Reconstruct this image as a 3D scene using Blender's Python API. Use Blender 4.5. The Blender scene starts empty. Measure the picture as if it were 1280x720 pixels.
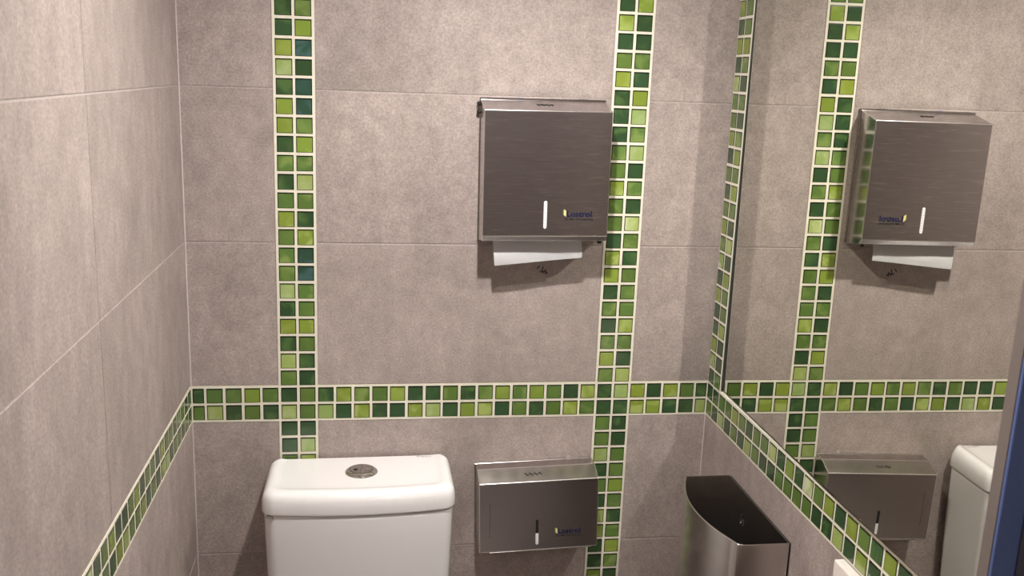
import bpy, bmesh, math, random
from mathutils import Matrix, Vector

# ------------------------------------------------------------------ camera, world, light, exposure
scene = bpy.context.scene
Z0 = 1.0                                   # top of the horizontal mosaic border above the floor


def V(x, y, z):                            # millimetres, z counted from the top of the mosaic border
    return Vector((x / 1000.0, y / 1000.0, z / 1000.0 + Z0))


cam_data = bpy.data.cameras.new('camera')
cam = bpy.data.objects.new('camera', cam_data)
scene.collection.objects.link(cam)
right = Vector((0.98915, -0.14235, 0.03641))
down = Vector((0.00364, -0.22402, -0.97458))
fwd = Vector((0.14688, 0.96413, -0.22107))
rot = Matrix((right, -down, -fwd)).transposed()
cam.matrix_world = Matrix.Translation(V(113.14, -1938.05, 657.65)) @ rot.to_4x4()
cam_data.sensor_width = 36.0
cam_data.lens = 1184.996 / 1280.0 * 36.0
cam_data.clip_start = 0.02
cam_data.dof.use_dof = True
cam_data.dof.focus_distance = 1.95
cam_data.dof.aperture_fstop = 10.0
scene.camera = cam

scene.view_settings.view_transform = 'Standard'
scene.view_settings.look = 'None'
scene.view_settings.exposure = 0.0
scene.view_settings.gamma = 1.0
scene.view_settings.use_curve_mapping = False
scene.cycles.use_denoising = True
scene.cycles.use_guiding = True
scene.cycles.use_surface_guiding = True
scene.cycles.guiding_training_samples = 64
scene.cycles.sample_clamp_indirect = 20.0
scene.cycles.caustics_reflective = True
scene.cycles.blur_glossy = 0.0
scene.cycles.max_bounces = 10
scene.cycles.glossy_bounces = 6

world = bpy.data.worlds.new('world')
world.use_nodes = True
world.node_tree.nodes['Background'].inputs[0].default_value = (0.9, 0.95, 1.0, 1)
world.node_tree.nodes['Background'].inputs[1].default_value = 0.0
scene.world = world

LAMP = V(328, -650, 1108)                   # the ceiling spot that throws every shadow in the room
LAMP_POWER = 3400.0
FILL_POWER = 850.0
LAMP_COLOR = (1.0, 0.955, 0.92)

col = scene.collection
rnd = random.Random(7)


# ------------------------------------------------------------------ helpers
def s2l(c):
    return c / 12.92 if c <= 0.04045 else ((c + 0.055) / 1.055) ** 2.4


def rgb(r, g, b):
    return (s2l(r / 255), s2l(g / 255), s2l(b / 255), 1.0)


def new_mat(name):
    m = bpy.data.materials.new(name)
    m.use_nodes = True
    nt = m.node_tree
    return m, nt, nt.nodes['Principled BSDF']


def node(nt, kind, **kw):
    n = nt.nodes.new(kind)
    for k, v in kw.items():
        setattr(n, k, v)
    return n


def plain(name, color, rough=0.5, metal=0.0, coat=0.0, bump=0.0, bscale=300.0, spec=0.5, vary=0.05):
    m, nt, b = new_mat(name)
    b.inputs['Roughness'].default_value = rough
    b.inputs['Metallic'].default_value = metal
    b.inputs['Coat Weight'].default_value = coat
    b.inputs['Coat Roughness'].default_value = 0.06
    b.inputs['Specular IOR Level'].default_value = spec
    tc = node(nt, 'ShaderNodeTexCoord')
    nz = node(nt, 'ShaderNodeTexNoise')
    nz.inputs['Scale'].default_value = bscale
    nz.inputs['Detail'].default_value = 3
    nt.links.new(tc.outputs['Object'], nz.inputs['Vector'])
    mx = node(nt, 'ShaderNodeMix', data_type='RGBA')
    mx.inputs['A'].default_value = tuple(c * (1 - vary) for c in color[:3]) + (1,)
    mx.inputs['B'].default_value = tuple(min(1, c * (1 + vary)) for c in color[:3]) + (1,)
    nt.links.new(nz.outputs['Fac'], mx.inputs['Factor'])
    nt.links.new(mx.outputs['Result'], b.inputs['Base Color'])
    if bump:
        bp = node(nt, 'ShaderNodeBump')
        bp.inputs['Strength'].default_value = bump
        bp.inputs['Distance'].default_value = 0.001
        nt.links.new(nz.outputs['Fac'], bp.inputs['Height'])
        nt.links.new(bp.outputs['Normal'], b.inputs['Normal'])
    return m


def tile_material(name, base, stretch):
    """matt cement-look porcelain: cloudy stains, fine speckle, a little shift from tile to tile"""
    m, nt, b = new_mat(name)
    tc = node(nt, 'ShaderNodeTexCoord')
    at = node(nt, 'ShaderNodeAttribute', attribute_name='tile_rnd')
    off = node(nt, 'ShaderNodeVectorMath', operation='MULTIPLY_ADD')
    cmb = node(nt, 'ShaderNodeCombineXYZ')
    for k in range(3):
        nt.links.new(at.outputs['Fac'], cmb.inputs[k])
    off.inputs[1].default_value = (17.0, 9.0, 13.0)
    nt.links.new(cmb.outputs[0], off.inputs[0])
    nt.links.new(tc.outputs['Object'], off.inputs[2])
    mp = node(nt, 'ShaderNodeMapping')
    mp.inputs['Scale'].default_value = stretch
    nt.links.new(off.outputs[0], mp.inputs['Vector'])
    big = node(nt, 'ShaderNodeTexNoise')
    big.inputs['Scale'].default_value = 5.0
    big.inputs['Detail'].default_value = 7
    big.inputs['Roughness'].default_value = 0.62
    nt.links.new(mp.outputs[0], big.inputs['Vector'])
    mid = node(nt, 'ShaderNodeTexNoise')
    mid.inputs['Scale'].default_value = 34.0
    mid.inputs['Detail'].default_value = 8
    mid.inputs['Roughness'].default_value = 0.7
    nt.links.new(mp.outputs[0], mid.inputs['Vector'])
    fine = node(nt, 'ShaderNodeTexNoise')
    fine.inputs['Scale'].default_value = 260.0
    fine.inputs['Detail'].default_value = 2
    nt.links.new(off.outputs[0], fine.inputs['Vector'])
    r1 = node(nt, 'ShaderNodeValToRGB')
    r1.color_ramp.elements[0].position = 0.30
    r1.color_ramp.elements[0].color = tuple(c * 0.83 for c in base[:3]) + (1,)
    r1.color_ramp.elements[1].position = 0.72
    r1.color_ramp.elements[1].color = tuple(c * f for c, f in zip(base[:3], (1.13, 1.13, 1.15))) + (1,)
    nt.links.new(big.outputs['Fac'], r1.inputs['Fac'])
    r2 = node(nt, 'ShaderNodeValToRGB')
    r2.color_ramp.elements[0].position = 0.33
    r2.color_ramp.elements[0].color = (0.80, 0.80, 0.80, 1)
    r2.color_ramp.elements[1].position = 0.66
    r2.color_ramp.elements[1].color = (1.13, 1.13, 1.13, 1)
    nt.links.new(mid.outputs['Fac'], r2.inputs['Fac'])
    m1 = node(nt, 'ShaderNodeMix', data_type='RGBA', blend_type='MULTIPLY')
    m1.inputs['Factor'].default_value = 0.8
    nt.links.new(r1.outputs['Color'], m1.inputs['A'])
    nt.links.new(r2.outputs['Color'], m1.inputs['B'])
    r3 = node(nt, 'ShaderNodeValToRGB')
    r3.color_ramp.elements[0].position = 0.3
    r3.color_ramp.elements[0].color = (0.78, 0.78, 0.78, 1)
    r3.color_ramp.elements[1].position = 0.7
    r3.color_ramp.elements[1].color = (1.16, 1.16, 1.16, 1)
    nt.links.new(fine.outputs['Fac'], r3.inputs['Fac'])
    m2 = node(nt, 'ShaderNodeMix', data_type='RGBA', blend_type='MULTIPLY')
    m2.inputs['Factor'].default_value = 0.9
    nt.links.new(m1.outputs['Result'], m2.inputs['A'])
    nt.links.new(r3.outputs['Color'], m2.inputs['B'])
    hv = node(nt, 'ShaderNodeHueSaturation')
    mr = node(nt, 'ShaderNodeMapRange')
    mr.inputs['To Min'].default_value = 0.94
    mr.inputs['To Max'].default_value = 1.06
    nt.links.new(at.outputs['Fac'], mr.inputs['Value'])
    nt.links.new(mr.outputs[0], hv.inputs['Value'])
    nt.links.new(m2.outputs['Result'], hv.inputs['Color'])
    nt.links.new(hv.outputs[0], b.inputs['Base Color'])
    b.inputs['Roughness'].default_value = 0.62
    b.inputs['Specular IOR Level'].default_value = 0.35
    bp = node(nt, 'ShaderNodeBump')
    bp.inputs['Strength'].default_value = 0.12
    bp.inputs['Distance'].default_value = 0.002
    nt.links.new(mid.outputs['Fac'], bp.inputs['Height'])
    nt.links.new(bp.outputs['Normal'], b.inputs['Normal'])
    return m


def glass_tile_material():
    """back-painted glass mosaic: one colour per tile, some tiles run over into a paler streak"""
    m, nt, b = new_mat('green_glass_mosaic')
    ca = node(nt, 'ShaderNodeAttribute', attribute_name='tile_col')
    cb = node(nt, 'ShaderNodeAttribute', attribute_name='tile_alt')
    ar = node(nt, 'ShaderNodeAttribute', attribute_name='tile_rnd')
    tc = node(nt, 'ShaderNodeTexCoord')
    cmb = node(nt, 'ShaderNodeCombineXYZ')
    for k in range(3):
        nt.links.new(ar.outputs['Fac'], cmb.inputs[k])
    off = node(nt, 'ShaderNodeVectorMath', operation='MULTIPLY_ADD')
    off.inputs[1].default_value = (31.0, 47.0, 23.0)
    nt.links.new(cmb.outputs[0], off.inputs[0])
    nt.links.new(tc.outputs['Object'], off.inputs[2])
    nz = node(nt, 'ShaderNodeTexNoise')
    nz.inputs['Scale'].default_value = 26.0
    nz.inputs['Detail'].default_value = 2
    nz.inputs['Distortion'].default_value = 0.6
    nt.links.new(off.outputs[0], nz.inputs['Vector'])
    rp = node(nt, 'ShaderNodeValToRGB')
    rp.color_ramp.elements[0].position = 0.47
    rp.color_ramp.elements[0].color = (0, 0, 0, 1)
    rp.color_ramp.elements[1].position = 0.66
    rp.color_ramp.elements[1].color = (1, 1, 1, 1)
    nt.links.new(nz.outputs['Fac'], rp.inputs['Fac'])
    mx = node(nt, 'ShaderNodeMix', data_type='RGBA')
    nt.links.new(rp.outputs['Color'], mx.inputs['Factor'])
    nt.links.new(ca.outputs['Color'], mx.inputs['A'])
    nt.links.new(cb.outputs['Color'], mx.inputs['B'])
    nt.links.new(mx.outputs['Result'], b.inputs['Base Color'])
    b.inputs['Roughness'].default_value = 0.22
    b.inputs['Coat Weight'].default_value = 0.5
    b.inputs['Coat Roughness'].default_value = 0.05
    return m


def steel_material(name, color, rough, grain=(1, 1, 60), streak=0.06, smear=0.10, grain_bump=0.03, scratches=0.0):
    """brushed, handled stainless steel: fine grain, faint smears and scratches"""
    m, nt, b = new_mat(name)
    b.inputs['Metallic'].default_value = 1.0
    tc = node(nt, 'ShaderNodeTexCoord')
    mp = node(nt, 'ShaderNodeMapping')
    mp.inputs['Scale'].default_value = grain
    nt.links.new(tc.outputs['Object'], mp.inputs['Vector'])
    nz = node(nt, 'ShaderNodeTexNoise')
    nz.inputs['Scale'].default_value = 24.0
    nz.inputs['Detail'].default_value = 6
    nz.inputs['Roughness'].default_value = 0.7
    nt.links.new(mp.outputs[0], nz.inputs['Vector'])
    sm = node(nt, 'ShaderNodeTexNoise')
    sm.inputs['Scale'].default_value = 14.0
    sm.inputs['Detail'].default_value = 9
    sm.inputs['Roughness'].default_value = 0.75
    sp = node(nt, 'ShaderNodeMapping')
    sp.inputs['Rotation'].default_value = (0.0, 0.5, 0.0)
    sp.inputs['Scale'].default_value = (1.0, 1.0, 7.0)
    nt.links.new(tc.outputs['Object'], sp.inputs['Vector'])
    nt.links.new(sp.outputs[0], sm.inputs['Vector'])
    mx = node(nt, 'ShaderNodeMix', data_type='RGBA')
    mx.inputs['A'].default_value = tuple(c * (1 - streak) for c in color[:3]) + (1,)
    mx.inputs['B'].default_value = tuple(min(1, c * (1 + streak)) for c in color[:3]) + (1,)
    nt.links.new(nz.outputs['Fac'], mx.inputs['Factor'])
    if scratches:
        sc = node(nt, 'ShaderNodeMapping')
        sc.inputs['Rotation'].default_value = (0.0, -0.35, 0.0)
        sc.inputs['Scale'].default_value = (3.0, 1.0, 60.0)
        sn = node(nt, 'ShaderNodeTexNoise')
        sn.inputs['Scale'].default_value = 9.0
        sn.inputs['Detail'].default_value = 4
        sr = node(nt, 'ShaderNodeMapRange')
        sr.inputs['From Min'].default_value = 0.56
        sr.inputs['From Max'].default_value = 0.76
        sr.inputs['To Max'].default_value = scratches
        ms = node(nt, 'ShaderNodeMix', data_type='RGBA', blend_type='ADD')
        ms.inputs['B'].default_value = (1, 1, 1, 1)
        nt.links.new(tc.outputs['Object'], sc.inputs['Vector'])
        nt.links.new(sc.outputs[0], sn.inputs['Vector'])
        nt.links.new(sn.outputs['Fac'], sr.inputs['Value'])
        nt.links.new(sr.outputs[0], ms.inputs['Factor'])
        nt.links.new(mx.outputs['Result'], ms.inputs['A'])
        nt.links.new(ms.outputs['Result'], b.inputs['Base Color'])
    else:
        nt.links.new(mx.outputs['Result'], b.inputs['Base Color'])
    mr = node(nt, 'ShaderNodeMapRange')
    mr.inputs['From Min'].default_value = 0.3
    mr.inputs['From Max'].default_value = 0.7
    mr.inputs['To Min'].default_value = max(0.05, rough - smear)
    mr.inputs['To Max'].default_value = rough + smear
    nt.links.new(sm.outputs['Fac'], mr.inputs['Value'])
    nt.links.new(mr.outputs[0], b.inputs['Roughness'])
    bp = node(nt, 'ShaderNodeBump')
    bp.inputs['Strength'].default_value = grain_bump
    bp.inputs['Distance'].default_value = 0.0003
    nt.links.new(nz.outputs['Fac'], bp.inputs['Height'])
    nt.links.new(bp.outputs['Normal'], b.inputs['Normal'])
    return m


def obj(name, bm, mats, parent=None, smooth=False, angle=35):
    me = bpy.data.meshes.new(name)
    bmesh.ops.recalc_face_normals(bm, faces=bm.faces)
    if smooth:
        for f in bm.faces:
            f.smooth = True
        for e in bm.edges:
            if len(e.link_faces) == 2 and e.calc_face_angle(0) > math.radians(angle):
                e.smooth = False
    bm.to_mesh(me)
    bm.free()
    for m in (mats if isinstance(mats, (list, tuple)) else [mats]):
        me.materials.append(m)
    o = bpy.data.objects.new(name, me)
    col.objects.link(o)
    if parent:
        o.parent = parent
    return o


def tag(o, label, cat, group=None):
    o['label'] = label
    o['category'] = cat
    if group:
        o['group'] = group
    return o


def structure(o):
    o['kind'] = 'structure'
    return o


def thing(name, loc, label, cat, rot_y=0.0):
    o = bpy.data.objects.new(name, None)
    o.empty_display_size = 0.05
    col.objects.link(o)
    o.location = loc
    o.rotation_euler = (0, rot_y, 0)
    return tag(o, label, cat)


def add_box(bm, a, b, mat=0):
    x0, y0, z0 = (min(a[i], b[i]) for i in range(3))
    x1, y1, z1 = (max(a[i], b[i]) for i in range(3))
    v = [bm.verts.new(p) for p in ((x0, y0, z0), (x1, y0, z0), (x1, y1, z0), (x0, y1, z0),
                                   (x0, y0, z1), (x1, y0, z1), (x1, y1, z1), (x0, y1, z1))]
    fs = [bm.faces.new([v[i] for i in q]) for q in
          ((0, 3, 2, 1), (4, 5, 6, 7), (0, 1, 5, 4), (1, 2, 6, 5), (2, 3, 7, 6), (3, 0, 4, 7))]
    for f in fs:
        f.material_index = mat
    return fs


def bevel_box(bm, a, b, r, seg=2, mat=0):
    t = bmesh.new()
    add_box(t, a, b, mat)
    bmesh.ops.bevel(t, geom=list(t.edges), offset=r, segments=seg, affect='EDGES', profile=0.6)
    merge(bm, t)


def merge(bm, t):
    me = bpy.data.meshes.new('tmp')
    t.to_mesh(me)
    t.free()
    bm.from_mesh(me)
    bpy.data.meshes.remove(me)


def prism_x(bm, prof, x0, x1, r=0.0, seg=2, edge_mat=-1):
    """profile of (y, z) points pulled along x"""
    t = bmesh.new()
    a = [t.verts.new((x0, y, z)) for y, z in prof]
    b = [t.verts.new((x1, y, z)) for y, z in prof]
    n = len(prof)
    t.faces.new(a)
    t.faces.new(b[::-1])
    for i in range(n):
        j = (i + 1) % n
        t.faces.new((a[i], b[i], b[j], a[j]))
    bmesh.ops.recalc_face_normals(t, faces=t.faces)
    if r:
        bmesh.ops.bevel(t, geom=list(t.edges), offset=r, segments=seg, affect='EDGES', profile=0.55, material=edge_mat)
    merge(bm, t)


def lathe(bm, prof, n=48, center=(0, 0, 0), axis='z', close=True):
    rings = []
    c = Vector(center)
    for r, h in prof:
        ring = []
        for k in range(n):
            a = 2 * math.pi * k / n
            u, w = r * math.cos(a), r * math.sin(a)
            p = {'z': (u, w, h), 'y': (u, h, w), 'x': (h, u, w)}[axis]
            ring.append(bm.verts.new(c + Vector(p)))
        rings.append(ring)
    for a, b in zip(rings, rings[1:]):
        for k in range(n):
            bm.faces.new((a[k], a[(k + 1) % n], b[(k + 1) % n], b[k]))
    if close:
        bm.faces.new(rings[0])
        bm.faces.new(rings[-1])


def tube(bm, pts, r, n=8):
    pts = [Vector(p) for p in pts]
    rings = []
    for i, p in enumerate(pts):
        d = (pts[min(i + 1, len(pts) - 1)] - pts[max(i - 1, 0)]).normalized()
        u = d.orthogonal().normalized() if i == 0 else (u - d * u.dot(d)).normalized()
        w = d.cross(u)
        rings.append([bm.verts.new(p + r * (math.cos(2 * math.pi * k / n) * u + math.sin(2 * math.pi * k / n) * w))
                      for k in range(n)])
    for a, b in zip(rings, rings[1:]):
        for k in range(n):
            bm.faces.new((a[k], a[(k + 1) % n], b[(k + 1) % n], b[k]))
    bm.faces.new(rings[0])
    bm.faces.new(rings[-1])


def loft(bm, sections, cap0=True, cap1=True):
    rings = [[bm.verts.new(p) for p in s] for s in sections]
    n = len(rings[0])
    for a, b in zip(rings, rings[1:]):
        for k in range(n):
            bm.faces.new((a[k], a[(k + 1) % n], b[(k + 1) % n], b[k]))
    if cap0:
        bm.faces.new(rings[0][::-1])
    if cap1:
        bm.faces.new(rings[-1])
    return rings


def text_mesh(name, body, size, mat, parent, loc, rot, depth=0.0002, bold=0.0, spacing=1.0, sx=1.0):
    cu = bpy.data.curves.new(name + '_curve', 'FONT')
    cu.body = body
    cu.size = size
    cu.extrude = depth
    cu.offset = bold
    cu.space_character = spacing
    tmp = bpy.data.objects.new('tmp_text', cu)
    col.objects.link(tmp)
    bpy.context.view_layer.update()
    me = bpy.data.meshes.new_from_object(tmp.evaluated_get(bpy.context.evaluated_depsgraph_get()))
    bpy.data.objects.remove(tmp)
    bpy.data.curves.remove(cu)
    me.name = name
    me.materials.clear()
    me.materials.append(mat)
    o = bpy.data.objects.new(name, me)
    col.objects.link(o)
    o.parent = parent
    o.location = loc
    o.rotation_euler = rot
    o.scale = (sx, 1, 1)
    return o


# ------------------------------------------------------------------ materials
M_tile = tile_material('taupe_porcelain_tile', (0.395, 0.332, 0.303, 1), (1, 1, 0.8))
M_tile_side = tile_material('taupe_porcelain_tile_streaked', (0.38, 0.318, 0.292, 1), (1, 1.0, 0.5))
M_joint = plain('tile_joint_grout', (0.40, 0.35, 0.33, 1), 0.9, vary=0.35)
M_caulk = plain('corner_caulk', (0.55, 0.50, 0.48, 1), 0.6)
M_grout = plain('cream_mosaic_grout', (0.74, 0.71, 0.59, 1), 0.85, bump=0.15, bscale=500, vary=0.10)
M_glass = glass_tile_material()
M_ceil = plain('ceiling_paint', (0.80, 0.79, 0.77, 1), 0.9)
M_floor = plain('floor_tile', (0.36, 0.33, 0.31, 1), 0.6, vary=0.15, bscale=20)
M_steel = steel_material('brushed_steel', (0.53, 0.505, 0.51, 1), 0.22, smear=0.05, scratches=0.22)
M_steel_worn = steel_material('worn_brushed_steel', (0.51, 0.475, 0.46, 1), 0.23, grain=(60, 1, 1), streak=0.14, smear=0.035)
M_steel_bin = steel_material('satin_steel', (0.66, 0.63, 0.61, 1), 0.24, grain=(25, 25, 1), streak=0.08, smear=0.03, grain_bump=0.008)
M_steel_edge = steel_material('polished_steel_edge', (0.80, 0.78, 0.76, 1), 0.26, smear=0.02, grain_bump=0.0)
M_chrome = plain('chrome', (0.72, 0.70, 0.68, 1), 0.07, metal=1.0, vary=0.02)
M_chrome_dull = plain('dull_chrome', (0.55, 0.53, 0.50, 1), 0.22, metal=1.0, vary=0.04)
M_black = plain('black_plastic', (0.012, 0.011, 0.011, 1), 0.5)
M_dark = plain('dark_recess', (0.02, 0.018, 0.017, 1), 0.7)
M_paper = plain('white_paper', (0.84, 0.84, 0.85, 1), 0.9, bump=0.05, bscale=900, vary=0.03)
M_ceramic = plain('white_vitreous_china', (0.86, 0.845, 0.85, 1), 0.22, coat=0.8, vary=0.008, bscale=8)
M_basin = plain('white_basin_ceramic', (0.80, 0.74, 0.69, 1), 0.2, coat=0.6, vary=0.01, bscale=8)
M_navy = plain('navy_print', (0.006, 0.008, 0.045, 1), 0.5)
M_print = plain('dark_print', (0.015, 0.012, 0.014, 1), 0.5)
M_grey_print = plain('grey_print', (0.28, 0.26, 0.25, 1), 0.5)
M_yellow = plain('pale_yellow_print', (0.72, 0.66, 0.30, 1), 0.5)
M_olive = plain('olive_print', (0.30, 0.27, 0.04, 1), 0.5)
M_bluetape = plain('blue_tape', (0.03, 0.09, 0.30, 1), 0.5)
M_mirror = plain('silvered_mirror', (0.80, 0.80, 0.745, 1), 0.0, metal=1.0, vary=0.0)
M_mirror_edge = plain('mirror_edge', (0.03, 0.035, 0.03, 1), 0.3)
M_blue = plain('blue_door_paint', (0.10, 0.15, 0.34, 1), 0.45)
M_navy_door = plain('dark_navy_door_leaf', (0.075, 0.075, 0.11, 1), 0.5)
M_jamb = plain('taupe_door_edge', (0.19, 0.155, 0.14, 1), 0.6)
M_lens, _nt, _b = new_mat('lamp_lens')
_b.inputs['Base Color'].default_value = (0.9, 0.9, 0.9, 1)
_b.inputs['Emission Color'].default_value = LAMP_COLOR + (1,)
_b.inputs['Emission Strength'].default_value = LAMP_POWER

M_lens_fill, _nt, _b = new_mat('fill_lamp_lens')
_b.inputs['Base Color'].default_value = (0.9, 0.9, 0.9, 1)
_b.inputs['Emission Color'].default_value = LAMP_COLOR + (1,)
_b.inputs['Emission Strength'].default_value = FILL_POWER

# ------------------------------------------------------------------ the room
XL, XR = -255.5, 860.8
YR = -2700.0
ZF, ZC = -1000.0, 1130.0
PH, PV, PR, R0 = 37.75, 37.34, 38.18, -2.94
JOINT = 2.4


def wall_of_tiles(name, mat, slabs, tiles, origin, ux, n, thick=9.0):
    """slabs and tiles are (u0, u1, z0, z1) rectangles on the wall; the tile faces lie in the wall plane"""
    bm = bmesh.new()
    lay = bm.faces.layers.float.new('tile_rnd')

    def pt(u, z, d):
        return V(origin[0] + ux[0] * u + n[0] * d, origin[1] + ux[1] * u + n[1] * d, z)

    for (u0, u1, z0, z1) in slabs:
        add_box(bm, pt(u0, z0, -1.0), pt(u1, z1, -90.0), 1)
    for (u0, u1, z0, z1) in tiles:
        t = bmesh.new()
        add_box(t, pt(u0, z0, -thick), pt(u1, z1, 0.0), 0)
        bmesh.ops.bevel(t, geom=list(t.edges), offset=0.0007, segments=1, affect='EDGES')
        l2 = t.faces.layers.float.new('tile_rnd')
        v = rnd.random()
        for f in t.faces:
            f[l2] = v
            f.material_index = 0
        merge(bm, t)
    return structure(obj(name, bm, [mat, M_joint]))


def grid(us, zs, skip=None):
    out = []
    for a, b in zip(us, us[1:]):
        for c, d in zip(zs, zs[1:]):
            if skip and skip(a, b, c, d):
                continue
            out.append((a + JOINT / 2, b - JOINT / 2, c + JOINT / 2, d - JOINT / 2))
    return out


ZB = -2 * PV - 2.5
rows_up = [2.0, 305.5, 611.0, 916.5, ZC + 20]
rows_dn = [ZF - 10, -985, -682, -378, ZB]
S1 = (-2 * PH - 2.5, 2.5)
S2 = (16 * PH - 2.5, 18 * PH + 2.5)
back_tiles = []
for rws in (rows_up, rows_dn):
    for (a, b) in ((XL, S1[0]), (S1[1], S2[0]), (S2[1], XR)):
        back_tiles += grid([a, b], rws)
wall_back = wall_of_tiles('wall_back', M_tile, [(XL - 60, XR + 110, ZF - 20, ZC + 40)], back_tiles, (0, 0), (1, 0), (0, -1))
left_us = [0.0, 612.0, 1216.0, 1820.0, 2424.0, 2760.0]
left_tiles = grid(left_us, rows_up) + grid(left_us, rows_dn)
wall_of_tiles('wall_left', M_tile_side, [(0, 2760, ZF - 20, ZC + 40)], left_tiles, (XL, 0), (0, -1), (1, 0))
right_us = [0.0, 609.0, 1213.0, 1817.0, 2421.0, 2760.0]
RB = ZB + 2.0
right_tiles = grid(right_us, rows_dn[:-1] + [RB - 2.0]) + grid([1086.0, 1213.0, 1817.0, 2421.0, 2760.0], rows_up)
wall_of_tiles('wall_right', M_tile_side, [(0, 2760, ZF - 20, -80), (0, 1080, -80, 0.0), (0, 74, 0.0, ZC + 40), (1082, 2760, -80, ZC + 40)],
              right_tiles, (XR, 0), (0, -1), (-1, 0))
bm = bmesh.new()
add_box(bm, V(XR + 24, 0, -2), V(XR + 90, -1083, ZC + 40))
structure(obj('wall_right_behind_mirror', bm, M_joint)).name = 'wall_right.001'
rear_tiles = grid([XL, 348.0, XR], [ZF - 10, -985, -682, -378, ZB, 228, 533, 836, ZC + 20])
wall_of_tiles('wall_rear', M_tile, [(XL - 60, XR + 110, ZF - 20, ZC + 40)], rear_tiles, (0, YR), (1, 0), (0, 1))
bm = bmesh.new()
add_box(bm, V(XL - 90, YR - 90, ZF - 60), V(XR + 110, 90, ZF))
structure(obj('floor', bm, M_floor))
bm = bmesh.new()
add_box(bm, V(XL - 90, YR - 90, ZC), V(XR + 110, 90, ZC + 60))
structure(obj('ceiling', bm, M_ceil))

bm = bmesh.new()                                        # a bead of pale sealant down the left corner
for z0, z1 in ((2, ZC), (ZF, ZB)):
    tube(bm, [V(XL + 1, -1, z0), V(XL + 1, -1, z1)], 0.0016, 8)
structure(obj('trim_6', bm, M_caulk))
bm = bmesh.new()                                        # and down the right one, under the border
tube(bm, [V(XR - 1, -1, ZF), V(XR - 1, -1, ZB)], 0.0016, 8)
structure(obj('trim_7', bm, M_caulk))

# a chipped, scribbled spot on the tile under the towel dispenser
bm = bmesh.new()
for cx, cz, w, h, a in ((463, 258, 1.3, 5, -0.6), (467, 250, 1.2, 2.2, 0.2), (472, 255, 1.1, 8, -0.3), (473, 249, 2.2, 3.5, 0.5), (478, 249, 1.6, 6, 0.12), (481.5, 247, 1.4, 3.6, 0.5)):
    ps = []
    for k in range(9):
        t_ = 2 * math.pi * k / 9
        r = 1.0 + 0.3 * math.sin(3 * t_ + cx)
        u, w_ = w * r * math.cos(t_), h * r * math.sin(t_)
        ps.append((cx + u * math.cos(a) - w_ * math.sin(a), cz + u * math.sin(a) + w_ * math.cos(a)))
    a_ = [bm.verts.new(V(x, -0.1, z)) for x, z in ps]
    b_ = [bm.verts.new(V(x, -0.5, z)) for x, z in ps]
    bm.faces.new(b_)
    for k in range(9):
        bm.faces.new((a_[k], a_[(k + 1) % 9], b_[(k + 1) % 9], b_[k]))
obj('chipped_spot', bm, M_black, wall_back)

# ------------------------------------------------------------------ mosaic borders
PAL = {
    'L': (rgb(128, 148, 58), rgb(162, 178, 100)),
    'M': (rgb(90, 118, 56), rgb(122, 144, 78)),
    'D': (rgb(52, 80, 48), rgb(80, 110, 60)),
    'P': (rgb(152, 172, 98), rgb(204, 210, 172)),
    'T': (rgb(48, 80, 62), rgb(74, 104, 104)),
}


def mosaic(name, cells, grouts, pt):
    """cells: (u0, u1, v0, v1, code); glass tiles with dark sawn rims bedded in cream grout, all one strip"""
    bm = bmesh.new()
    lc = bm.faces.layers.float_color.new('tile_col')
    la = bm.faces.layers.float_color.new('tile_alt')
    lr = bm.faces.layers.float.new('tile_rnd')
    for (u0, u1, v0, v1) in grouts:
        add_box(bm, pt(u0, v0, 0.4), pt(u1, v1, -8.0), 0)
    for (u0, u1, v0, v1, code) in cells:
        c0, c1 = PAL[code]
        k = 1 + rnd.uniform(-0.10, 0.10)
        h = rnd.uniform(-0.06, 0.06)
        c0 = tuple(max(0, c * k * f) for c, f in zip(c0[:3], (1 + h, 1, 1 - h))) + (1,)
        c1 = tuple(max(0, c * k) for c in c1[:3]) + (1,)
        if rnd.random() < 0.45:
            c1 = tuple(0.7 * a + 0.3 * b for a, b in zip(c0, c1))
        rim = tuple(c * 0.10 for c in c0[:3]) + (1,)
        j = [rnd.uniform(-0.5, 0.5) for _ in range(4)]
        u0 += j[0]
        u1 += j[1]
        v0 += j[2]
        v1 += j[3]
        e, d = 1.9, 1.0
        o_ = [bm.verts.new(pt(u, v, 0.2)) for u, v in ((u0, v0), (u1, v0), (u1, v1), (u0, v1))]
        m_ = [bm.verts.new(pt(u, v, d)) for u, v in ((u0 + .3, v0 + .3), (u1 - .3, v0 + .3), (u1 - .3, v1 - .3), (u0 + .3, v1 - .3))]
        i_ = [bm.verts.new(pt(u, v, d + 0.25)) for u, v in ((u0 + e, v0 + 1.1), (u1 - e, v0 + 1.1), (u1 - e, v1 - 2.9), (u0 + e, v1 - 2.9))]
        q = rnd.random()
        fs = []
        for a, b in ((o_, m_), (m_, i_)):
            for n in range(4):
                f = bm.faces.new((a[n], a[(n + 1) % 4], b[(n + 1) % 4], b[n]))
                fs.append((f, rim, rim))
        f = bm.faces.new(i_)
        fs.append((f, c0, c1))
        for f, a, b in fs:
            f[lc] = a
            f[la] = b
            f[lr] = q
            f.material_index = 1
    return structure(obj(name, bm, [M_grout, M_glass]))


G = 2.6


def cell(u, v, pu, pv, code, ua=0.0, ub=0.0):
    return (u + G + ua, u + pu - G - ub, v + G, v + pv - G, code)


def back_pt(u, v, d):
    return V(u, -d - 0.2, v)


def rand_code():
    return rnd.choice('LMDDMLMDPM')


# horizontal border on the back wall, upper and lower row, from the left corner
H_TOP = 'DMMLM' + 'DM' + 'DLMMLDDMDMLMLMDL' + 'DP' + 'LDLMD'
H_BOT = 'MPDMD' + 'PM' + 'PDLDDLPDLLDMDMLM' + 'DD' + 'LLDDP'
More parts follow.
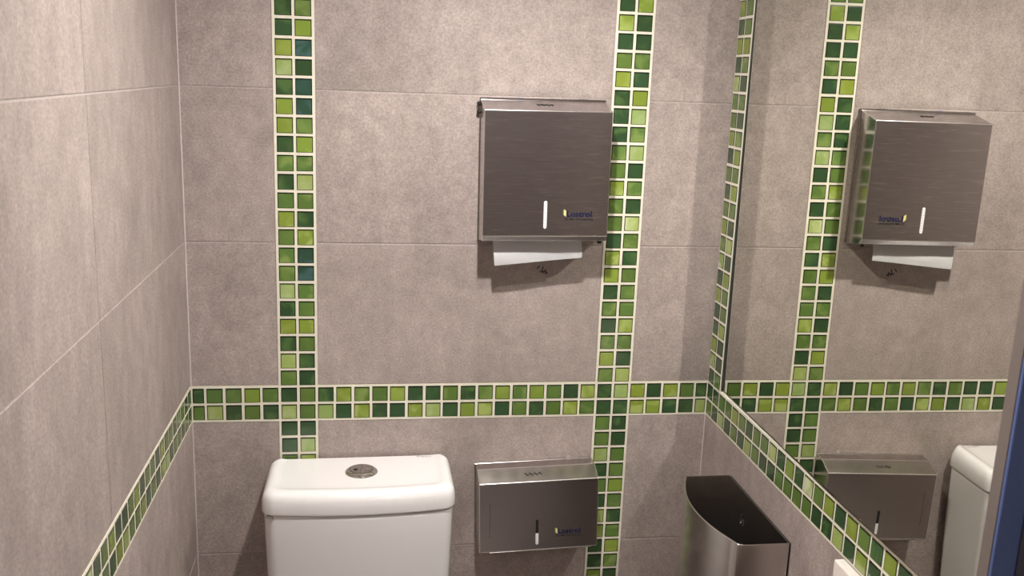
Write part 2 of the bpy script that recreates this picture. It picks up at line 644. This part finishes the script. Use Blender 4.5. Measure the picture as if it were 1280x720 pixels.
# (first cell is cut by the left corner, last one by the right corner)
cells = []
first = -7
for r, codes in ((0, H_TOP), (1, H_BOT)):
    ks = list(range(-7, 23))
    codes = codes[:0] + codes
    codes = ('D' + codes[1:]) if r == 0 else codes
    full = codes if len(codes) == 30 else codes + ''.join(rand_code() for _ in range(30 - len(codes)))
    for k, c in zip(ks, full):
        if k in (-2, -1, 16, 17):
            continue
        u0, u1 = k * PH, (k + 1) * PH
        u0, u1 = max(u0, XL + 0.5), min(u1, XR - 0.5)
        cells.append((u0 + G, u1 - G, -(r + 1) * PV + G, -r * PV - G, c))
hz_gr = [(XL, S1[0], -2 * PV - 2.2, 2.2), (S1[1], S2[0], -2 * PV - 2.2, 2.2), (S2[1], XR, -2 * PV - 2.2, 2.2)]
mosaic('trim_1', cells, hz_gr, back_pt)

# vertical strips on the back wall: rows counted from the border upwards, then the border, then downwards
V1_UP = ['MD', 'PD', 'DM', 'LL', 'DM', 'PM', 'MT', 'MT', 'ML', 'LD', 'MM', 'DP', 'MM', 'DL', 'LM', 'LT', 'DT', 'PD', 'LT', 'DL', 'DM']
V1_DN = ['DM', 'PM', 'DD', 'DP', 'ML', 'DM', 'LM', 'MD', 'DL']
V2_UP = ['MP', 'LD', 'MM', 'DL', 'MM', 'DM', 'LM', 'LD', 'DM', 'MP', 'MD', 'LM', 'MD', 'MP', 'DM', 'DP', 'DL', 'LD', 'MM', 'DD', 'LD', 'DL']
V2_DN = ['DP', 'DD', 'MD', 'MD', 'PM', 'DM', 'ML', 'DM', 'PD', 'LM', 'DL', 'DM', 'LD', 'MM', 'DL']


def vertical(name, u0, up, dn):
    cs = []
    n_up = int((ZC + 20) / PV)
    for i in range(n_up):
        code = up[i] if i < len(up) else rand_code() + rand_code()
        for k in range(2):
            cs.append((u0 + k * PH + G, u0 + (k + 1) * PH - G, i * PV + G, (i + 1) * PV - G, code[k]))
    for i in range(26):
        code = dn[i] if i < len(dn) else rand_code() + rand_code()
        for k in range(2):
            cs.append((u0 + k * PH + G, u0 + (k + 1) * PH - G, -(i + 1) * PV + G, -i * PV - G, code[k]))
    return mosaic(name, cs, [(u0 - 2.5, u0 + 2 * PH + 2.5, -26 * PV, n_up * PV)], back_pt)


vertical('trim_2', -2 * PH, V1_UP, V1_DN)
vertical('trim_3', 16 * PH, V2_UP, V2_DN)

# right wall: the border that dips away under the mirror and the upright strip in the corner
RT = 'DDMMLMDMMPDLDPMLDLMDLD' + 'MLDMPLD'
RBm = 'MDPDMDPMDDMMMMDDPDLDLM' + 'DMLPDMD'


def right_pt(u, v, d):
    return V(XR - d - 0.2, -u, v)


cs = []
for r, codes in ((0, RT), (1, RBm)):
    for i, c in enumerate(codes):
        u0 = max(0.5, PR * i + R0)
        cs.append((u0 + G - 0.4, PR * (i + 1) + R0 - G + 0.4, -(r + 1) * PV + G, -r * PV - G, c))
VR = ['DM', 'PD', 'LD', 'DL', 'DM', 'LM', 'DL', 'PD', 'MP', 'LD', 'MM', 'DL', 'MM', 'DL', 'LM', 'MD', 'MM', 'PD', 'DM', 'LL', 'DM', 'LM']
n_up = int((ZC + 20) / PV)
cs2 = []
for i in range(n_up):
    code = VR[i] if i < len(VR) else rand_code() + rand_code()
    for k in range(2):
        u0 = max(0.5, PR * k + R0)
        cs2.append((u0 + G - 0.4, PR * (k + 1) + R0 - G + 0.4, i * PV + G, (i + 1) * PV - G, code[k]))
mosaic('trim_4', cs2, [(0, 2 * PR + R0 + 2.4, 2.2, n_up * PV)], right_pt)
mosaic('trim_5', cs, [(0, 29 * PR + R0, -2 * PV - 2.2, 2.2)], right_pt)

# left wall border
cs = []
LT = 'MDMMDMMLDMMDLMDDLMDPLDMLDMDPLMDM'
LB = 'DMDMMDPLDMDLMMPLDMMDLLDMPDMLDMML'
for r, codes in ((0, LT), (1, LB)):
    for i in range(64):
        c = codes[i % len(codes)]
        cs.append((PH * i + 0.5 + G, PH * (i + 1) - G, -(r + 1) * PV + G, -r * PV - G, c))


def left_pt(u, v, d):
    return V(XL + d + 0.2, -u, v)


mosaic('trim_8', cs, [(0, 64 * PH, -2 * PV - 2.2, 2.2)], left_pt)

# ------------------------------------------------------------------ mirror on the right wall
def mirror_x(y, z):
    return 866.6 + 0.018 * y - 0.00262 * z


mir = thing('wall_mirror', V(870, -560, 10), 'large frameless mirror on the right wall above the green mosaic border', 'mirror')


def slab(bm, yA, yB, front, back, ztop, zb, mi_front=0, mi_side=1):
    """front and back are functions x(y, z); zb(y) is the slightly ragged lower edge"""
    n = 40
    F, Bk, Ft, Bt = [], [], [], []
    for k in range(n + 1):
        y = yA + (yB - yA) * k / n
        z = zb(y)
        F.append(bm.verts.new(V(front(y, z), y, z)))
        Bk.append(bm.verts.new(V(back(y, z), y, z)))
        Ft.append(bm.verts.new(V(front(y, ztop), y, ztop)))
        Bt.append(bm.verts.new(V(back(y, ztop), y, ztop)))
    f = bm.faces.new(F + Ft[::-1])
    f.material_index = mi_front
    g = bm.faces.new(Bk[::-1] + Bt)
    g.material_index = mi_side
    for k in range(n):
        for q in ((F[k], F[k + 1], Bk[k + 1], Bk[k]), (Ft[k], Bt[k], Bt[k + 1], Ft[k + 1])):
            bm.faces.new(q).material_index = mi_side
    for q in ((F[0], Bk[0], Bt[0], Ft[0]), (F[n], Ft[n], Bt[n], Bk[n])):
        bm.faces.new(q).material_index = mi_side


def ragged(y):
    base = 6.5 + 4.0 * min(1, max(0, (-y - 100) / 700.0))
    return base + 0.5 * math.sin(y * 0.05) + (1.6 * math.exp(-((y + 690) / 9.0) ** 2)) - (1.6 * math.exp(-((y + 765) / 14.0) ** 2))


bm = bmesh.new()
slab(bm, -77.8, -1076, mirror_x, lambda y, z: mirror_x(y, z) + 4.0, 1080, ragged)
o = obj('mirror_glass', bm, [M_mirror, M_mirror_edge])
o.parent = mir
o.matrix_parent_inverse = Matrix.Translation(-mir.location)
bm = bmesh.new()
slab(bm, -82, -1072, lambda y, z: mirror_x(y, z) + 4.05, lambda y, z: 884.5, 1078, lambda y: 11.0, 1, 1)
o = obj('backing_board', bm, [M_mirror_edge, M_mirror_edge])
o.parent = mir
o.matrix_parent_inverse = Matrix.Translation(-mir.location)
o['label'] = 'dark board behind the mirror glass'


bm = bmesh.new()
add_box(bm, V(XR + 0.6, -76.0, 4.0), V(XR + 5.2, -77.8, 1078))
o = obj('edge_seal', bm, M_mirror_edge)
o.parent = mir
o.matrix_parent_inverse = Matrix.Translation(-mir.location)
o['label'] = 'thin dark seal along the upright edge'


# ------------------------------------------------------------------ stainless dispensers
def mm(x, y, z):
    return Vector((x / 1000.0, y / 1000.0, z / 1000.0))


def lustrol_print(root, x, y, z, w, mat_rot=(math.pi / 2, 0, 0)):
    """small two-line maker's print; x, z in mm is the lower left end of the word"""
    o = text_mesh('printed_logo', 'Lustrol', w / 1000 * 0.318, M_navy, root, mm(x, y, z), mat_rot, bold=w / 1000 * 0.0125, spacing=1.06)
    bpy.context.view_layer.update()
    o.scale[0] = (w / 1000) / o.dimensions.x
    o2 = text_mesh('printed_phone_line', 'TEL. 0800 1750 (Lustrol Plc.)', w / 1000 * 0.105, M_print, root,
                   mm(x - 4, y, z - 0.135 * w), mat_rot, bold=w / 1000 * 0.0042, spacing=1.12)
    bpy.context.view_layer.update()
    o2.scale[0] = (w * 1.13 / 1000) / o2.dimensions.x
    bm = bmesh.new()
    s = w / 52.0
    for pts, mi in (((( -7.0, 4.0), (-7.0, 15.2), (-5.2, 13.4), (-5.2, 3.2)), 1), (((-5.2, 3.2), (-5.2, 15.2), (-0.8, 11.6), (-0.8, -0.4)), 0)):
        a = [bm.verts.new(mm(x + p * s, y, z + q * s)) for p, q in pts]
        b = [bm.verts.new(mm(x + p * s, y - 0.2, z + q * s)) for p, q in pts]
        bm.faces.new(b).material_index = mi
        for k in range(4):
            bm.faces.new((a[k], a[(k + 1) % 4], b[(k + 1) % 4], b[k])).material_index = mi
    o3 = obj('printed_leaf_mark', bm, [M_yellow, M_olive], root)
    return o, o2, o3


def slot_shape(bm, x, z0, z1, hw, y0, y1, r_top=True, r_bot=True):
    pts = []
    n = 8
    if r_top:
        pts += [(x + hw * math.cos(math.pi * k / n), z1 - hw + hw * math.sin(math.pi * k / n)) for k in range(n + 1)]
    else:
        pts += [(x + hw, z1), (x - hw, z1)]
    if r_bot:
        pts += [(x + hw * math.cos(math.pi + math.pi * k / n), z0 + hw + hw * math.sin(math.pi + math.pi * k / n)) for k in range(n + 1)]
    else:
        pts += [(x - hw, z0), (x + hw, z0)]
    a = [bm.verts.new(mm(px, y0, pz)) for px, pz in pts]
    b = [bm.verts.new(mm(px, y1, pz)) for px, pz in pts]
    bm.faces.new(b)
    m = len(pts)
    for k in range(m):
        bm.faces.new((a[k], a[(k + 1) % m], b[(k + 1) % m], b[k]))


def zigzag(bm, x0, x1, p0, amp, tilt):
    """wavy key slot on a sloping top: p0 = (y, z) centre line, tilt = (dy, dz) unit vector up the slope"""
    n = 24
    pts = []
    for k in range(n + 1):
        t = k / n
        s = amp * (abs((t * 3.4) % 1.0 * 2 - 1) * 2 - 1)
        pts.append(mm(x0 + (x1 - x0) * t, p0[0] + tilt[0] * s, p0[1] + tilt[1] * s))
    tube(bm, pts, 0.0009, 6)


# paper towel dispenser (upper); local origin at the wall, centre of its foot
t1 = thing('paper_towel_dispenser', V(461, 0, 318), 'tall brushed steel paper towel dispenser high on the tiled back wall, paper hanging below', 'dispenser', rot_y=-math.radians(0.55))
HW = 128.5
prof = [(-5, 288), (-76, 270), (-76, 20), (-67, 9), (-5, 1)]
bm = bmesh.new()
prism_x(bm, [(y / 1000, z / 1000) for y, z in prof], -HW / 1000, HW / 1000, 0.0017, 4, 1)
obj('cover', bm, [M_steel, M_steel_edge], t1)
bm = bmesh.new()
bevel_box(bm, mm(-HW - 2, -0.3, 1), mm(HW + 2, -6, 291), 0.0008, 1)
obj('back_plate', bm, M_steel_worn, t1)
bm = bmesh.new()
slot_shape(bm, -1.5, 36, 92, 3.4, -75.5, -76.5)
win = obj('level_window', bm, M_paper, t1)
win['label'] = 'rounded slot showing the white stacked paper'
bm = bmesh.new()
for k in range(9):
    add_box(bm, mm(-4.4, -76.4, 41 + k * 5.6), mm(1.4, -76.8, 41.5 + k * 5.6))
obj('paper_edges', bm, M_grey_print, win)
bm = bmesh.new()
tl = Vector((0, -71, -18)).normalized()
zigzag(bm, -19, 14, (-38.5, 280.0), 3.6, (-tl.y, -tl.z))
obj('key_slot', bm, M_black, t1)
for z in (279, 263):
    bm = bmesh.new()
    lathe(bm, [(0.0042, -0.0010), (0.0046, 0.002), (0.003, 0.0052), (0.0015, 0.006)], 16, mm(-HW - 2, -9, z), 'x')
    bm.transform(Matrix.Translation(mm(-HW - 2, -9, z)) @ Matrix.Scale(-1, 4, (1, 0, 0)) @ Matrix.Translation(-mm(-HW - 2, -9, z)))
    obj('hinge_pin', bm, M_black, t1)
bm = bmesh.new()
bevel_box(bm, mm(113, -54, 2.5), mm(121, -62, 10), 0.001, 1)
obj('rubber_stop', bm, M_black, t1)
for x, w, m_, nm in ((-112, 10, M_black, 'bracket_hole'), (20, 5, M_black, 'bracket_hole'), (83, 22, M_black, 'bracket_hole'), (-48, 13, M_bluetape, 'blue_tape')):
    bm = bmesh.new()
    bevel_box(bm, mm(x - w / 2, -0.5, 291.4), mm(x + w / 2, -5.5, 290.2), 0.0003, 1)
    obj(nm, bm, m_, t1)
lustrol_print(t1, 42, -76.2, 60.5, 52)
# the sheet hanging out of it
bm = bmesh.new()
nx, nz = 14, 8
gridv = []
for i in range(nx + 1):
    rowv = []
    for j in range(nz + 1):
        u, v = i / nx, j / nz
        zt, zb_ = 324.0, 271.3 + (289.0 - 271.3) * u
        xl, xr = 358.5 + 4.0 * v, 544.3 + 1.2 * v
        x = xl + (xr - xl) * u
        z = zt + (zb_ - zt) * v
        y = -40 - (9 - 3 * u) * v - 3.0 * math.sin(v * math.pi) - 1.0 * math.sin(u * 7) * v
        rowv.append(bm.verts.new(V(x, y, z)))
    gridv.append(rowv)
for i in range(nx):
    for j in range(nz):
        bm.faces.new((gridv[i][j], gridv[i + 1][j], gridv[i + 1][j + 1], gridv[i][j + 1]))
bmesh.ops.solidify(bm, geom=list(bm.faces), thickness=0.0009)
tag(obj('paper_towel', bm, M_paper, None, True), 'white folded paper towel hanging out under the tall steel dispenser', 'paper towel')

# toilet paper dispenser (lower, hung slightly crooked); local origin: wall, centre of its foot
t2 = thing('toilet_paper_dispenser', V(478, 0, -358), 'low wide brushed steel toilet paper dispenser beside the white cistern', 'dispenser', rot_y=-math.radians(1.9))
HW2 = 130.5
prof = [(-4, 180), (-33, 178.5), (-73, 161.5), (-73, 1.5), (-71.5, 0), (-4, 0)]
bm = bmesh.new()
prism_x(bm, [(y / 1000, z / 1000) for y, z in prof], -HW2 / 1000, HW2 / 1000, 0.0017, 4, 1)
obj('cover', bm, [M_steel_worn, M_steel_edge], t2)
bm = bmesh.new()
bevel_box(bm, mm(-HW2 - 2.5, -0.3, 6), mm(HW2 - 4, -5, 180.6), 0.0008, 1)
obj('back_plate', bm, M_steel_worn, t2)
bm = bmesh.new()
slot_shape(bm, -4.0, 40, 72, 3.0, -72.5, -73.4, True, False)
win = obj('level_window', bm, M_black, t2)
win['label'] = 'black empty upper half of the level slot'
bm = bmesh.new()
slot_shape(bm, -4.0, 13, 40, 3.2, -72.5, -73.4, False, True)
obj('level_window', bm, M_paper, t2)['label'] = 'lower half of the level slot showing white paper'
bm = bmesh.new()
tl = Vector((0, -40, -17)).normalized()
zigzag(bm, -28, 8, (-53, 170.6), 4.2, (-tl.y, -tl.z))
obj('key_slot', bm, M_black, t2)
bm = bmesh.new()
lathe(bm, [(0.0055, 0), (0.0055, 0.001), (0.004, 0.0015), (0.002, 0.0018)], 20, mm(78, -1, 182), 'y')
bm.transform(Matrix.Translation(mm(78, -1, 182)) @ Matrix.Scale(-1, 4, (0, 1, 0)) @ Matrix.Translation(-mm(78, -1, 182)))
obj('fixing_cap', bm, M_joint, t2)
bm = bmesh.new()
bevel_box(bm, mm(-HW2 + 22, -70.5, -0.9), mm(HW2 - 12, -72.8, 0.6), 0.0004, 1)
obj('bottom_lip', bm, M_steel_worn, t2)
for o in lustrol_print(t2, 42, -73.2, 36.0, 50):
    pass
bm = bmesh.new()                                              # a long crease scratched into the left of the front
tube(bm, [mm(-108, -73.0, 118), mm(-107, -73.0, 90), mm(-108.2, -73.0, 60), mm(-107.5, -73.0, 36)], 0.0004, 5)
obj('scratch', bm, M_dark, t2)

# ------------------------------------------------------------------ toilet cistern
def rrect(x0, x1, y_back, y_front, r, bulge, z, nseg=8, nf=20, nb=8):
    """closed loop, counter-clockwise seen from above; the front edge bows out by bulge"""
    pts = []
    xc, hx = (x0 + x1) / 2, (x1 - x0) / 2

    def fb(x):
        u = (x - xc) / hx
        return -bulge * (1 - u * u)

    def arc(cx, cy, a0):
        for k in range(nseg + 1):
            a = a0 + math.pi / 2 * k / nseg
            pts.append((cx + r * math.cos(a), cy + r * math.sin(a)))

    arc(x0 + r, y_front + r, math.pi)
    for k in range(1, nf):
        pts.append((x0 + r + (x1 - x0 - 2 * r) * k / nf, y_front))
    arc(x1 - r, y_front + r, 1.5 * math.pi)
    arc(x1 - r, y_back - r, 0)
    for k in range(1, nb):
        pts.append((x1 - r - (x1 - x0 - 2 * r) * k / nb, y_back))
    arc(x0 + r, y_back - r, 0.5 * math.pi)
    out = []
    for x, y in pts:
        t = min(1, max(0, (y_back - y) / (y_back - y_front)))
        out.append(mm(x, y + fb(x) * t, z))
    return out


cis = thing('toilet_cistern', V(92, 0, -560), 'white ceramic toilet cistern with curved lid and chrome button against the back wall', 'cistern')
CZ = 560
secs = []
for z, ins in ((2, 26), (10, 18), (30, 12), (160, 5), (300, 1), (348, 0), (354, 0.5), (356, 3)):
    secs.append(rrect(-187 + ins, 187 - ins, -7, -178.5 + ins * 0.8, 24, 18, z))
bm = bmesh.new()
loft(bm, secs)
obj('body', bm, M_ceramic, cis, True, 50)
lid = []
LB0 = CZ - 203
prof_l = [(LB0 + 1.5, 4, 0), (LB0, 2, 0), (LB0 + 1, 0.3, 0), (LB0 + 4, 0, 0), (LB0 + 18, 0.3, 0), (LB0 + 29, 1.5, 0), (LB0 + 37, 4.2, 0),
          (LB0 + 42.5, 8.5, 0), (LB0 + 45.2, 13.5, 0), (LB0 + 46, 19, 0), (LB0 + 45.7, 23, 0), (LB0 + 45.0, 27, 0), (LB0 + 44.2, 31, 0), (LB0 + 43.8, 36, 0), (LB0 + 43.6, 50, 0)]
for z, ins, _ in prof_l:
    r = max(8.0, 27 - ins * 0.25)
    yb = -4 - min(ins, 6) * 0.6 if ins < 19 else -7.6 - (ins - 19) * 0.15
    lid.append(rrect(-192 + ins, 192 - ins, yb, -181 + ins * (0.9 if ins < 20 else 0.95), r, 18 - 7 * min(1, ins / 20), z))
# the recess in the top runs out through the back edge, so only the ends and the front carry the raised rim
bm = bmesh.new()
rings = loft(bm, lid)
for i, ring in enumerate(rings):
    for v in ring:
        x, y, z = v.co * 1000
        if z > LB0 + 36 and y > -32 and abs(x) < 168:
            k = min(1, (168 - abs(x)) / 22) * min(1, (y + 32) / 18)
            k = k * k * (3 - 2 * k)
            v.co.z = (z + (LB0 + 43.4 - z) * k * (1 if z > LB0 + 43.4 else 0)) / 1000
        if z > LB0 + 40:
            e = min(1, max(0, (abs(x) - 156) / 16)) * min(1, max(0, (y + 70) / 45))
            v.co.z += 2.6 * e * e * (3 - 2 * e) / 1000
        v.co.z += (x * 0.008) / 1000
o = obj('lid', bm, M_ceramic, cis, True, 60)
lid_o = o
bm = bmesh.new()
c = mm(2.5, -84, LB0 + 43.2)
lathe(bm, [(0.0335, 0.0), (0.0335, 0.0012), (0.0318, 0.0030), (0.0288, 0.0052), (0.0255, 0.0066), (0.0244, 0.0066), (0.0240, 0.0052)], 56, c)
btn = obj('flush_button', bm, M_chrome, cis, True, 50)
bm = bmesh.new()
lathe(bm, [(0.0243, 0.0040), (0.0243, 0.0056)], 48, c)
obj('gap_ring', bm, M_black, btn)
for sgn, nm in ((-1, 'half_flush_key'), (1, 'full_flush_key')):
    bm = bmesh.new()
    n = 24
    pts = []
    # the two keys meet along an S-shaped line
    for k in range(n + 1):
        a = math.pi / 2 + math.pi * k / n if sgn < 0 else -math.pi / 2 + math.pi * k / n
        pts.append((0.0232 * math.cos(a), 0.0232 * math.sin(a)))
    m_ = 12
    for k in range(1, m_):
        t = k / m_
        yy = (-0.0232 + 0.0464 * t) if sgn < 0 else (0.0232 - 0.0464 * t)
        xx = 0.0022 * math.sin(yy / 0.0232 * math.pi) + sgn * 0.0004
        pts.append((xx, yy))
    a_ = [bm.verts.new(c + Vector((x, y, 0.0045))) for x, y in pts]
    b_ = [bm.verts.new(c + Vector((x, y, 0.0070))) for x, y in pts]
    bm.faces.new(a_[::-1])
    bm.faces.new(b_)
    for k in range(len(pts)):
        bm.faces.new((a_[k], a_[(k + 1) % len(pts)], b_[(k + 1) % len(pts)], b_[k]))
    key = obj(nm, bm, M_chrome_dull, btn)
    bm = bmesh.new()
    cx = sgn * 0.0118
    lathe(bm, [(0.0048, 0.0069), (0.0048, 0.0074), (0.0030, 0.0074)] , 20, c + Vector((cx, -0.003, 0)))
    obj('flush_symbol', bm, M_dark if sgn < 0 else M_chrome, btn)
bm = bmesh.new()                                               # little metal clip caught under the lid's left corner
bevel_box(bm, mm(-182, -184.5, 351.0), mm(-166, -176, 354.2), 0.0006, 1)
bm.transform(Matrix.Translation(mm(-174, -180, 352)) @ Matrix.Rotation(math.radians(-16), 4, 'Z') @ Matrix.Rotation(math.radians(4), 4, 'Y') @ Matrix.Translation(-mm(-174, -180, 352)))
obj('metal_clip', bm, M_chrome_dull, cis)
tx = text_mesh('printed_name', 'Piazza', 0.0105, M_grey_print, cis, mm(119, -17.0, LB0 + 44.55), (0, 0, 0), bold=0.0)
bpy.context.view_layer.update()
tx.scale[0] = 0.036 / tx.dimensions.x

# ------------------------------------------------------------------ wall bin in the corner
binr = thing('waste_bin', V(856, -325, -620), 'open topped stainless steel wall bin with curved front in the right corner', 'bin')
ox, oy = 856, -325


def bin_loop(z, ins, foot=0.0):
    """plan of the bin: flat back on the wall, short flat ends, bowed front; mm in the bin's own frame"""
    pts = []
    hy = 148.5 - ins
    xb, xe = 0 - ins * 0.6, -98.0 + ins
    n = 22
    # far end, front bow, near end, back
    pts.append((xb, hy))
    pts.append((xe + 8, hy))
    for k in range(1, 4):
        a = math.pi / 2 * k / 4
        pts.append((xe + 8 - 8 * math.sin(a), hy - 8 + 8 * math.cos(a)))
    for k in range(n + 1):
        t = -1 + 2 * k / n
        y = -(hy - 8) * t
        x = xe - 31.5 * (1 - t * t)
        pts.append((x, y))
    for k in range(1, 4):
        a = math.pi / 2 * k / 4
        pts.append((xe + 3 - 3 * math.cos(a), -hy + 8 - 8 * math.sin(a)))
    pts.append((xe + 8, -hy))
    pts.append((xb, -hy))
    return [mm(x, y, z) for x, y in pts]


BT = 474
bm = bmesh.new()
outer = [bin_loop(z, i) for z, i in ((0, 6), (3, 1), (10, 0), (BT - 2, 0), (BT, 0.4))]
inner = [bin_loop(z, i) for z, i in ((BT, 1.6), (BT - 2, 2.0), (4, 2.0))]
loft(bm, outer + inner)
obj('body', bm, M_steel_bin, binr, True, 28)
bm = bmesh.new()
lp = [p + Vector((0, 0, 0)) for p in bin_loop(BT + 0.2, 1.0)]
pts = lp[1:-1]
tube(bm, pts, 0.0013, 8)
obj('rolled_rim', bm, M_steel_edge, binr, True, 80)
bm = bmesh.new()
bevel_box(bm, mm(-0.2, -146, 4), mm(4.7, 146, BT - 1), 0.0006, 1)
obj('back_plate', bm, M_dark, binr)['label'] = 'mounting plate coloured dark as the shadow gap between bin and wall'  # plate is dark to stand in for the shaded gap at the wall
bm = bmesh.new()                                               # keyhole for the fixing screw, seen inside
lathe(bm, [(0.0052, -0.0020), (0.0052, -0.0034)], 20, mm(0, 62, BT - 62), 'x')
add_box(bm, mm(-2.0, 59.6, BT - 62), mm(-3.4, 64.4, BT - 48))
obj('keyhole', bm, M_black, binr)
bm = bmesh.new()
lathe(bm, [(0.0042, -0.003), (0.0042, -0.0048), (0.002, -0.0058)], 16, mm(0, 61, BT - 66), 'x')
obj('fixing_screw', bm, M_chrome, binr, True)

# ------------------------------------------------------------------ washbasin: only the corner of its upstand shows
wb = thing('washbasin', V(860, -900, -330), 'white ceramic washbasin edge on the right wall just under the sloping mosaic border', 'washbasin')
bm = bmesh.new()
prof = [(0, 0), (0, 253), (-6, 254), (-15, 252), (-18, 247), (-18, 162)]
bevel_box(bm, mm(-0.3, -245, 150), mm(-18, 245, 254), 0.003, 3)
obj('upstand', bm, M_basin, wb, True, 40)
bm = bmesh.new()


def bowl_loop(z, ins):
    return [Vector((p.y, p.x, p.z)) for p in rrect(-245 + ins, 245 - ins, -1 - ins * 0.3, -330 + ins, 60, 40, z)]


loft(bm, [bowl_loop(z, i) for z, i in ((10, 150), (12, 120), (40, 70), (100, 25), (150, 4), (162, 0), (166, 3), (166, 22), (160, 34), (110, 60), (60, 95), (45, 130))])
obj('bowl', bm, M_basin, wb, True, 50)
bm = bmesh.new()
lathe(bm, [(0.022, 0.045), (0.022, 0.048), (0.014, 0.049)], 28, mm(-180, 0, 0))
obj('drain', bm, M_chrome, wb, True)

# ------------------------------------------------------------------ door opening at the right, close to the camera
bm = bmesh.new()
DX, DY = 754.5, -1100.0
add_box(bm, V(DX, DY, ZF), V(XR, DY - 16, 1060), 0)
dr = structure(obj('door_1', bm, [M_jamb]))
bm = bmesh.new()
bevel_box(bm, V(DX + 0.5, DY - 16, ZF), V(XR, DY - 21, 1060), 0.0015, 2)
obj('frame_facing', bm, M_blue, dr)['label'] = 'blue painted facing of the frame'
bm = bmesh.new()
bevel_box(bm, V(DX + 27, DY - 21, ZF + 5), V(XR - 1, DY - 24, 1050), 0.002, 2)
obj('door_leaf', bm, M_navy_door, dr)['label'] = 'dark navy leaf'

# ------------------------------------------------------------------ ceiling spot, and an added fill lamp at the rear

def ceiling_spot(x, y, label, lens_mat):
    lamp = thing('ceiling_light', V(x, y, ZC), label, 'ceiling light')
    bm = bmesh.new()
    lathe(bm, [(0.042, 0.0), (0.042, -0.004), (0.032, -0.010), (0.026, -0.010), (0.024, -0.004)], 40, (0, 0, 0), 'z', False)
    obj('bezel', bm, M_chrome_dull, lamp, True)
    bm = bmesh.new()
    n = 32
    vs = [bm.verts.new((0.022 * math.cos(2 * math.pi * k / n), 0.022 * math.sin(2 * math.pi * k / n), -0.006)) for k in range(n)]
    vt = [bm.verts.new((v.co.x, v.co.y, -0.001)) for v in vs]
    bm.faces.new(vs)
    for k in range(n):
        bm.faces.new((vs[k], vs[(k + 1) % n], vt[(k + 1) % n], vt[k]))
    obj('lens', bm, lens_mat, lamp)


ceiling_spot(328, -650, 'small round recessed ceiling spot above the toilet cistern', M_lens)
ceiling_spot(420, -2150, 'unseen dim fill lamp added in the ceiling near the rear wall', M_lens_fill)  # added fill, brightens the door facing and the fronts from behind the camera
